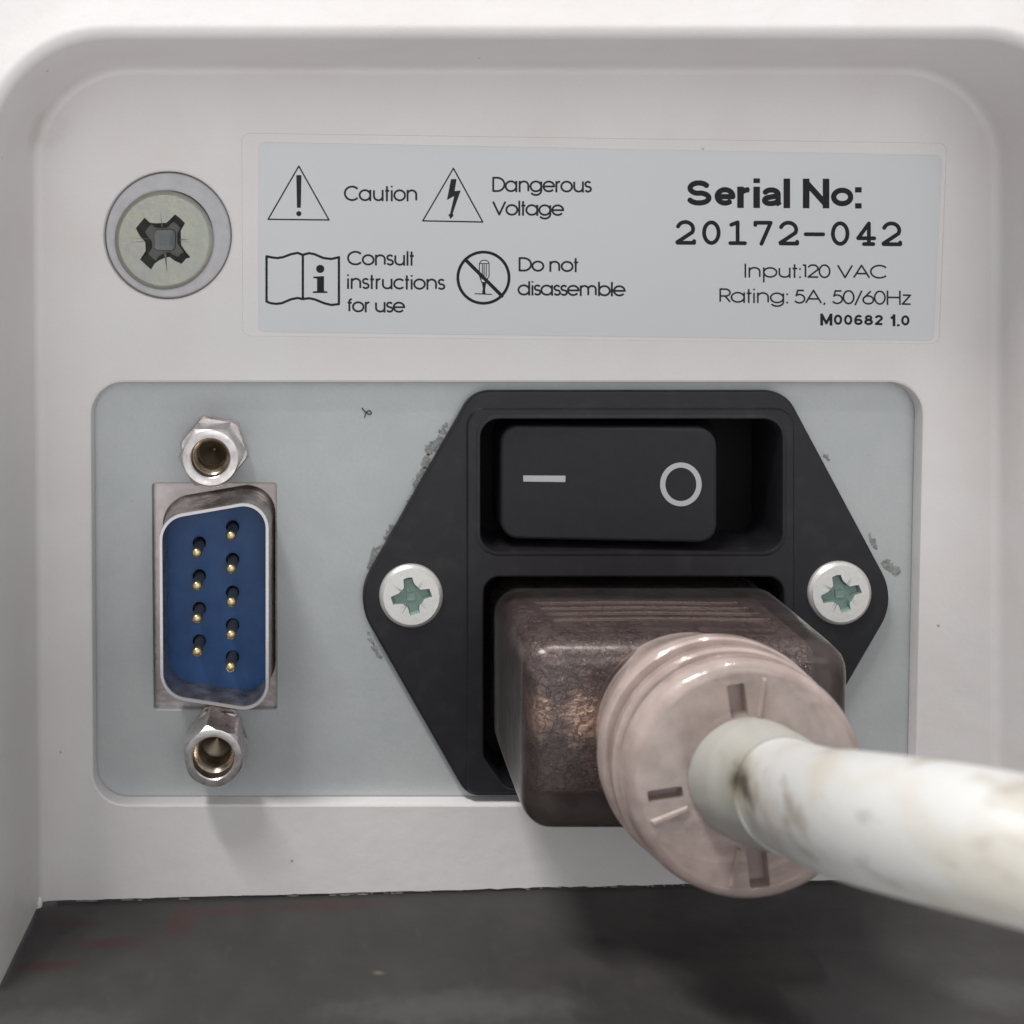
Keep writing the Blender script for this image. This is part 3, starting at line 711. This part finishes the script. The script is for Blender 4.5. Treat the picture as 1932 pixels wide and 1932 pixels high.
mb = MB(); pr = lambda r, h: H(circ(0, 0, r, 20), h)
mb.loft([pr(9.4, -14), pr(9.4, HT - HB - 8), pr(9.1, HT - HB - 5), pr(7.8, HT - HB - 2), pr(5, HT - HB), pr(1.5, HT - HB + .6)], 0, False, True, ms=[1, 0, 0, 0, 0])
p0 = mb.build('pin', ['gold', 'pin_steel'], dev, local=True)
for i, (pw, c) in enumerate(zip(pin_w, hc)):
    o = p0 if i == 0 else p0.copy()
    if i: COL.objects.link(o); o.parent = dev
    bs, tp = W(c[0], c[1] + 1, HB), W(pw[0], pw[1], HT)
    d = (tp - bs).normalized(); d = (d * .35 + Vector((0, -1, 0)) * .65).normalized()
    o.location = tp - d * ((HT - HB) * K) - BASE
    q = Vector((0, -1, 0)).rotation_difference(d); o.rotation_euler = q.to_euler()

# --- jack screws
def jackscrew(px, py, htop, rot, r_face, r_hex, hole, base_r, base_rot, base_h, name_l, fz):
    c = F(px, py, htop); n = 72
    def hexloop(R, h, cut=None, rr=0.0):
        out = []
        for i in range(n):
            a = 2 * PI * i / n; b_ = (a - rot) % (PI / 3) - PI / 6
            r = R * math.cos(PI / 6) / math.cos(b_)
            if cut: r = min(r, cut)
            out.append((c[0] + r * math.cos(a), c[1] + r * math.sin(a), h))
        return out
    s = (ZC - htop) / ZC; rf, rh, ho = r_face * s, r_hex * s, hole * s
    cl = lambda r, h: H(circ(c[0], c[1], r, n), h)
    mb = MB()
    # flats end in the chamfer round the end face
    lp = [hexloop(rh, 0)]
    lp.append([(x, y, htop - 1 - 9 * max(0, (math.hypot(x - c[0], y - c[1]) - rf)) / max(rh - rf, 1)) for x, y, h in hexloop(rh, 0)])
    lp.append(cl(rf * .985, htop - .5)); lp.append(cl(rf * .96, htop)); lp.append(cl(ho, htop)); lp.append(cl(ho - 2, htop - 2))
    ms = [0] * 5
    lp.append(cl(ho - 3, htop - 22)); ms.append(1); lp.append(cl(ho - 9, htop - 27)); ms.append(1)
    r1 = ho - 9; z = htop - 27
    for k in range(6):
        lp.append(cl(r1 - 2.2, z - 4)); lp.append(cl(r1, z - 8)); ms += [1, 1]; z -= 8
    lp.append(cl(r1 - 4, z - 3)); ms.append(2); lp.append(cl(2, z - 14)); ms.append(2)
    mb.loft(lp, 0, False, True, ms=ms)
    j = part(mb, 'jack_screw', ['nickel', 'nickel_thread', 'pin_steel'])
    # flat washer nut at its foot
    mb = MB()
    def hl_(R, h):
        out = []
        for i in range(n):
            a = 2 * PI * i / n; b_ = (a - base_rot) % (PI / 3) - PI / 6
            r = min(R * math.cos(PI / 6) / math.cos(b_), R * .965); out.append((c[0] + r * math.cos(a), c[1] + r * math.sin(a), h))
        return out
    mb.loft([hl_(base_r, 0), hl_(base_r, base_h - 3), hl_(base_r - 3, base_h), cl(rh * .8, base_h)])
    part(mb, 'collar', 'nickel', j)
    return j
j1 = jackscrew(396.7, 864.5, 105, 0.0, 53.6, 62, 38.5, 67, .18, 22, '', 0)
j2 = jackscrew(402.5, 1430.5, 98, .30, 54.5, 61, 41.5, 60, .1, 14, '', 0)

# --- old glue round the inlet flange and on the plate
def wob(scale, amp, seed):
    r2 = np.random.default_rng(seed); ph = r2.uniform(0, 6.28, (8, 3))
    def f(gx, gy, D):
        X, Y = np.meshgrid(gx, gy); w_ = 0
        for k in range(8):
            a, fr_ = ph[k, 0], (k + 1) * scale; w_ = w_ + np.sin((X * math.cos(a) + Y * math.sin(a)) * fr_ + ph[k, 1]) / (1 + .35 * k)
        return D + amp * w_
    return f
mb = MB()
strips = [([(828, 832), (818, 840), (812, 850)], 17, 1), ([(806, 862), (802, 880)], 13, 2), ([(800, 888), (786, 912), (790, 930)], 15, 3), ([(716, 1036), (706, 1050), (700, 1066)], 17, 4), ([(738, 996), (730, 1012)], 9, 8), ([(776, 940), (768, 955)], 8, 14),
          ([(842, 800), (834, 815)], 9, 5), ([(1672, 1064), (1690, 1078)], 15, 6), ([(1640, 1010), (1655, 1036)], 7, 7), ([(694, 1196), (716, 1238)], 6, 9), ([(1562, 868), (1554, 856)], 7, 10)]
for pts, t, sd in strips: raster(mb, [seg([F(p[0], p[1], .8) for p in pts], t)], .8, .8, 0, wob(.22, 1.7, sd))
o = part(mb, 'glue_residue', 'residue'); o['kind'] = 'stuff'
mb = MB()
for pts, t, sd in [([(716, 1040), (720, 1046)], 6, 11), ([(806, 893), (808, 897)], 4, 12)]: raster(mb, [seg([F(p[0], p[1], 1.6) for p in pts], t)], 1.6, .6, 0, wob(.3, 1.0, sd))
o = part(mb, 'pale_glue_crumb', 'pale_residue')

# =================================================================== LINT (a fibre stuck to the plate)
def tube(mb, pts, rads, n=10, m=0, caps=True, mfun=None):
    V = [Vector(p) for p in pts]; loops = []; up = None
    for i, p in enumerate(V):
        d = (V[min(i + 1, len(V) - 1)] - V[max(i - 1, 0)]).normalized()
        if up is None:
            up = Vector((0, 1, 0)) if abs(d.y) < .9 else Vector((1, 0, 0))
        up = (up - d * up.dot(d)).normalized(); sd = d.cross(up)
        r = rads[i] if isinstance(rads, (list, tuple)) else rads
        loops.append([tuple(p + up * (r * math.cos(2 * PI * k / n)) + sd * (r * math.sin(2 * PI * k / n))) for k in range(n)])
    mb.loft(loops, m, caps, caps)
def spline(P, per=8):
    P = [Vector(p) for p in P]; out = []
    Q = [P[0] * 2 - P[1]] + P + [P[-1] * 2 - P[-2]]
    for i in range(1, len(Q) - 2):
        for k in range(per):
            t = k / per; a, b, c, d = Q[i - 1], Q[i], Q[i + 1], Q[i + 2]
            out.append(0.5 * ((2 * b) + (c - a) * t + (2 * a - 5 * b + 4 * c - d) * t * t + (3 * b - a - 3 * c + d) * t ** 3))
    out.append(P[-1]); return out
mb = MB()
G = lambda px, py, h: (*F(px, py, h), h)
tube(mb, spline([G(683, 770, 1.2), G(689, 777, 2.5), G(697, 782, 2), G(701, 779, 1.3), G(696, 775, 2), G(690, 780, 1.5), G(688, 788, 1)]), 1.0, 6)
lint = mb.build('lint_fiber', 'lint', origin=W(*F(690, 780, 0), 0))
lint['label'] = 'tiny dark curled fibre stuck to the grey metal plate left of the switch'; lint['category'] = 'lint'

# =================================================================== POWER CORD
PB = W(1190, 1255, 30)
cord = empty('power_cord', 'power cord with smoky clear plug in the black inlet and thick white cable', 'power cord', PB)
def cpart(mb, name, mats, parent=cord, **k): return mb.build(name, mats, parent, PB, **k)
# body
bx0, bx1, by0, by1 = 928, 1462, 1100, 1408
bod = lambda o, r=50: rpoly([(bx0, by0), (bx1, by0), (bx1, by1), (bx0, by1)], r, o, 8)
mb = MB()
prof = [(-6, -60), (-6, 20), (0, 34), (0, 120), (-1, 250), (-2, 296)]
for k in range(1, 8):
    th = k / 7 * PI / 2; prof.append((-2 - 36 * (1 - math.cos(th)), 306 + 36 * math.sin(th)))
mb.loft([H(bod(o), h) for o, h in prof], 0, True, True)
cpart(mb, 'plug_body', 'smoke')
# mould ridges along the upper side of the body
for k, hgt in enumerate((120, 150, 180, 212)):
    mb = MB(); x0, x1 = 985 + 6 * k, 1350 + 8 * k
    q = lambda h, o: [(x0, by0 + 3, h - 5), (x0 + 10, by0 - 4 - o, h), (x1 - 10, by0 - 4 - o, h), (x1, by0 + 3, h - 5), (x1, by0 + 3, h + 5), (x0, by0 + 3, h + 5)]
    tube(mb, spline([(x0, by0 + 2, hgt), (x0 + 30, by0 + .5, hgt + 2), ((x0 + x1) / 2, by0, hgt - 2), (x1 - 30, by0 + .5, hgt + 3), (x1, by0 + 2, hgt)], 6), 3.2, 8)
    cpart(mb, 'mould_ridge', 'smoke')
# core with crinkled skin seen through the clear moulding
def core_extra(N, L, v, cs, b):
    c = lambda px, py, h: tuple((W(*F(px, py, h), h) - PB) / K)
    cs = blotches([(c(1008, 1350, 270), (46, 100, 60), (0.95, 0.74, 0.58), 1.0), (c(1103, 1352, 270), (54, 100, 58), (1.0, 0.80, 0.64), 1.0),  # these and the upper band: reflections off wrinkles painted into the colour
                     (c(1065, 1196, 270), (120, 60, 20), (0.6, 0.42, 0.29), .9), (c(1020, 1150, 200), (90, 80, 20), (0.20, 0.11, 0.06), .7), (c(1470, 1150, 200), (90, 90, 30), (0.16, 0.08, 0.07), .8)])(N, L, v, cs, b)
    # crinkles: thin crooked creases, their shade also mixed into the colour
    n = N.new('ShaderNodeTexNoise'); n.inputs['Scale'].default_value = 0.045; n.inputs['Detail'].default_value = 2; n.inputs['Distortion'].default_value = 1.2
    L.new(v, n.inputs[0])
    a = N.new('ShaderNodeMath'); a.operation = 'SUBTRACT'; a.inputs[1].default_value = .5; L.new(n.outputs[0], a.inputs[0])
    a2 = N.new('ShaderNodeMath'); a2.operation = 'ABSOLUTE'; L.new(a.outputs[0], a2.inputs[0])
    r = N.new('ShaderNodeMapRange'); r.inputs[2].default_value = 0.035; r.inputs[3].default_value = 1; r.inputs[4].default_value = 0; L.new(a2.outputs[0], r.inputs[0])
    bp = N.new('ShaderNodeBump'); bp.inputs['Strength'].default_value = 1; bp.inputs['Distance'].default_value = 8 * K
    old = b.inputs['Normal'].links[0].from_socket; L.new(r.outputs[0], bp.inputs['Height']); L.new(old, bp.inputs['Normal']); L.new(bp.outputs[0], b.inputs['Normal'])
    k = N.new('ShaderNodeMath'); k.operation = 'MULTIPLY'; k.inputs[1].default_value = .3; L.new(r.outputs[0], k.inputs[0])
    mx = N.new('ShaderNodeMix'); mx.data_type = 'RGBA'; L.new(k.outputs[0], mx.inputs[0]); L.new(cs, mx.inputs[6]); mx.inputs[7].default_value = (.03, .025, .028, 1)
    return mx.outputs[2]
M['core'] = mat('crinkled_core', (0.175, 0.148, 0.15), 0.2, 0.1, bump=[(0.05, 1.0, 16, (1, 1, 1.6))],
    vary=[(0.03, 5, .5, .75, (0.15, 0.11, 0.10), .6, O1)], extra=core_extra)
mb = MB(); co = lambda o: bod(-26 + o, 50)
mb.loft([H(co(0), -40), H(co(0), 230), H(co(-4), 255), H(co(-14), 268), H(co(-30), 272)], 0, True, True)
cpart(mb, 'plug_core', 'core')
# strain relief: neck, rings and end disc
ax = lambda h: (1206 + (h - 342) * .15, 1243)
def ringloop(r, h, n=96):
    c = ax(h); return [(c[0] + r * math.cos(2 * PI * i / n), c[1] + r * math.sin(2 * PI * i / n), h) for i in range(n)]
mb = MB()
pf = [(158, 325), (160, 345), (166, 362), (170, 380), (171, 392), (156, 395), (156, 402), (180, 405), (184, 410), (184, 424), (181, 428), (160, 431), (160, 441), (177, 444), (180, 449), (180, 460), (176, 464), (162, 466), (162, 472), (174, 475), (177, 480), (176, 500), (172, 509), (166, 513), (160, 514)]
ids = mb.loft([ringloop(r, h) for r, h in pf], ms=[1 if max(pf[i][0], pf[i + 1][0]) < 163 and pf[i][1] > 390 else 0 for i in range(len(pf) - 1)])
# end face: four slots and the seat of the sleeve
c0 = ax(514)
def slot(a, r0, r1, wd):
    ca, sa = math.cos(a), math.sin(a)
    pts = [(c0[0] + ca * r - sa * t, c0[1] + sa * r + ca * t) for r, t in ((r0, -wd), (r1, -wd), (r1, wd), (r0, wd))]
    return rpoly(pts, 3, 0, 3)
slots = [slot(math.radians(-98), 96, 146, 13), slot(math.radians(172), 98, 150, 9), slot(math.radians(84), 96, 154, 15), slot(math.radians(-8), 96, 150, 11)]
n = 96
inner = [(c0[0] + 160 * math.cos(2 * PI * i / n), c0[1] + 160 * math.sin(2 * PI * i / n)) for i in range(n)]
mb.sheet(inner, slots, 514)
for s_ in slots:
    cx_, cy_ = sum(p[0] for p in s_) / len(s_), sum(p[1] for p in s_) / len(s_)
    mb.loft([H(s_, 514), H([(cx_ + (p[0] - cx_) * .92, cy_ + (p[1] - cy_) * .92) for p in s_], 494)], 1, False, True)
M['milky_dark'] = smoked('milky_slot', (0.55, 0.46, 0.44), (0.42, 0.33, 0.31), (0.12, 0.25), .2)
sr = cpart(mb, 'strain_relief', ['milky', 'milky_dark'])
# raised ribs beside the slots
for a in (-82, 158, 100):
    mb = MB(); ar = math.radians(a); ca, sa = math.cos(ar), math.sin(ar)
    P3 = lambda r, t, h: (c0[0] + ca * r - sa * t, c0[1] + sa * r + ca * t, h)
    mb.loft([[P3(96, -4, 513), P3(156, -4, 513), P3(156, 4, 513), P3(96, 4, 513)], [P3(98, -2, 518), P3(153, -2, 518), P3(153, 2, 518), P3(98, 2, 518)]], 0, False, True)
    cpart(mb, 'rib', 'milky', sr)
# frosted sleeve
cp = [(1229, 1240, 500), (1236, 1229, 545), (1242, 1214, 600), (1243, 1196, 665), (1238, 1172, 735), (1233, 1145, 810), (1237, 1112, 895), (1262, 1083, 980), (1312, 1062, 1060), (1410, 1058, 1130), (1600, 1075, 1190), (1950, 1110, 1230), (2600, 1160, 1250)]
sp_ = spline(cp, 8)
mb = MB()
sl = [p for p in sp_ if p.z <= 640]
rr = [88 - (p.z - 500) * .02 if p.z < 560 else 86.8 - (p.z - 560) * .125 for p in sl]
tube(mb, sl, rr, 64)
def sleeve_extra(N, L, v, cs, b):
    c = lambda px, py, h: tuple((W(*F(px, py, h), h) - PB) / K)
    return blotches([(c(1404, 1482, 650), (62, 90, 60), (0.28, 0.26, 0.19), .8), (c(1408, 1482, 655), (30, 70, 26), (0.05, 0.04, 0.025), .95)])(N, L, v, cs, b)  # dark spot with a wider brownish halo
M['sleeve'] = mat('frosted_sleeve', (0.40, 0.395, 0.365), 0.35, bump=[(0.05, .2, 3, O1)], extra=sleeve_extra)
cpart(mb, 'cable_sleeve', 'sleeve')
mb = MB(); tube(mb, [p for p in sp_ if p.z >= 520], 73, 64)
def cable_extra(N, L, v, cs, b):
    c = lambda px, py, h: tuple((W(*F(px, py, h), h) - PB) / K)
    return blotches([(c(1415, 1485, 660), (64, 90, 56), (0.32, 0.29, 0.22), .8), (c(1408, 1482, 664), (28, 70, 24), (0.05, 0.04, 0.025), .95)])(N, L, v, cs, b)  # the same dark spot and halo carried onto the cable
M['cable'] = mat('white_cable', (0.59, 0.585, 0.57), 0.42, bump=[(0.03, .3, 4, O1)],
    vary=[(0.009, 4, .50, .68, (0.48, 0.42, 0.32), .45, (.6, 1, 1.8)), (0.025, 5, .58, .74, (0.25, 0.20, 0.14), .6, (.35, .6, 1.2))], extra=cable_extra)
cpart(mb, 'cable', 'cable')
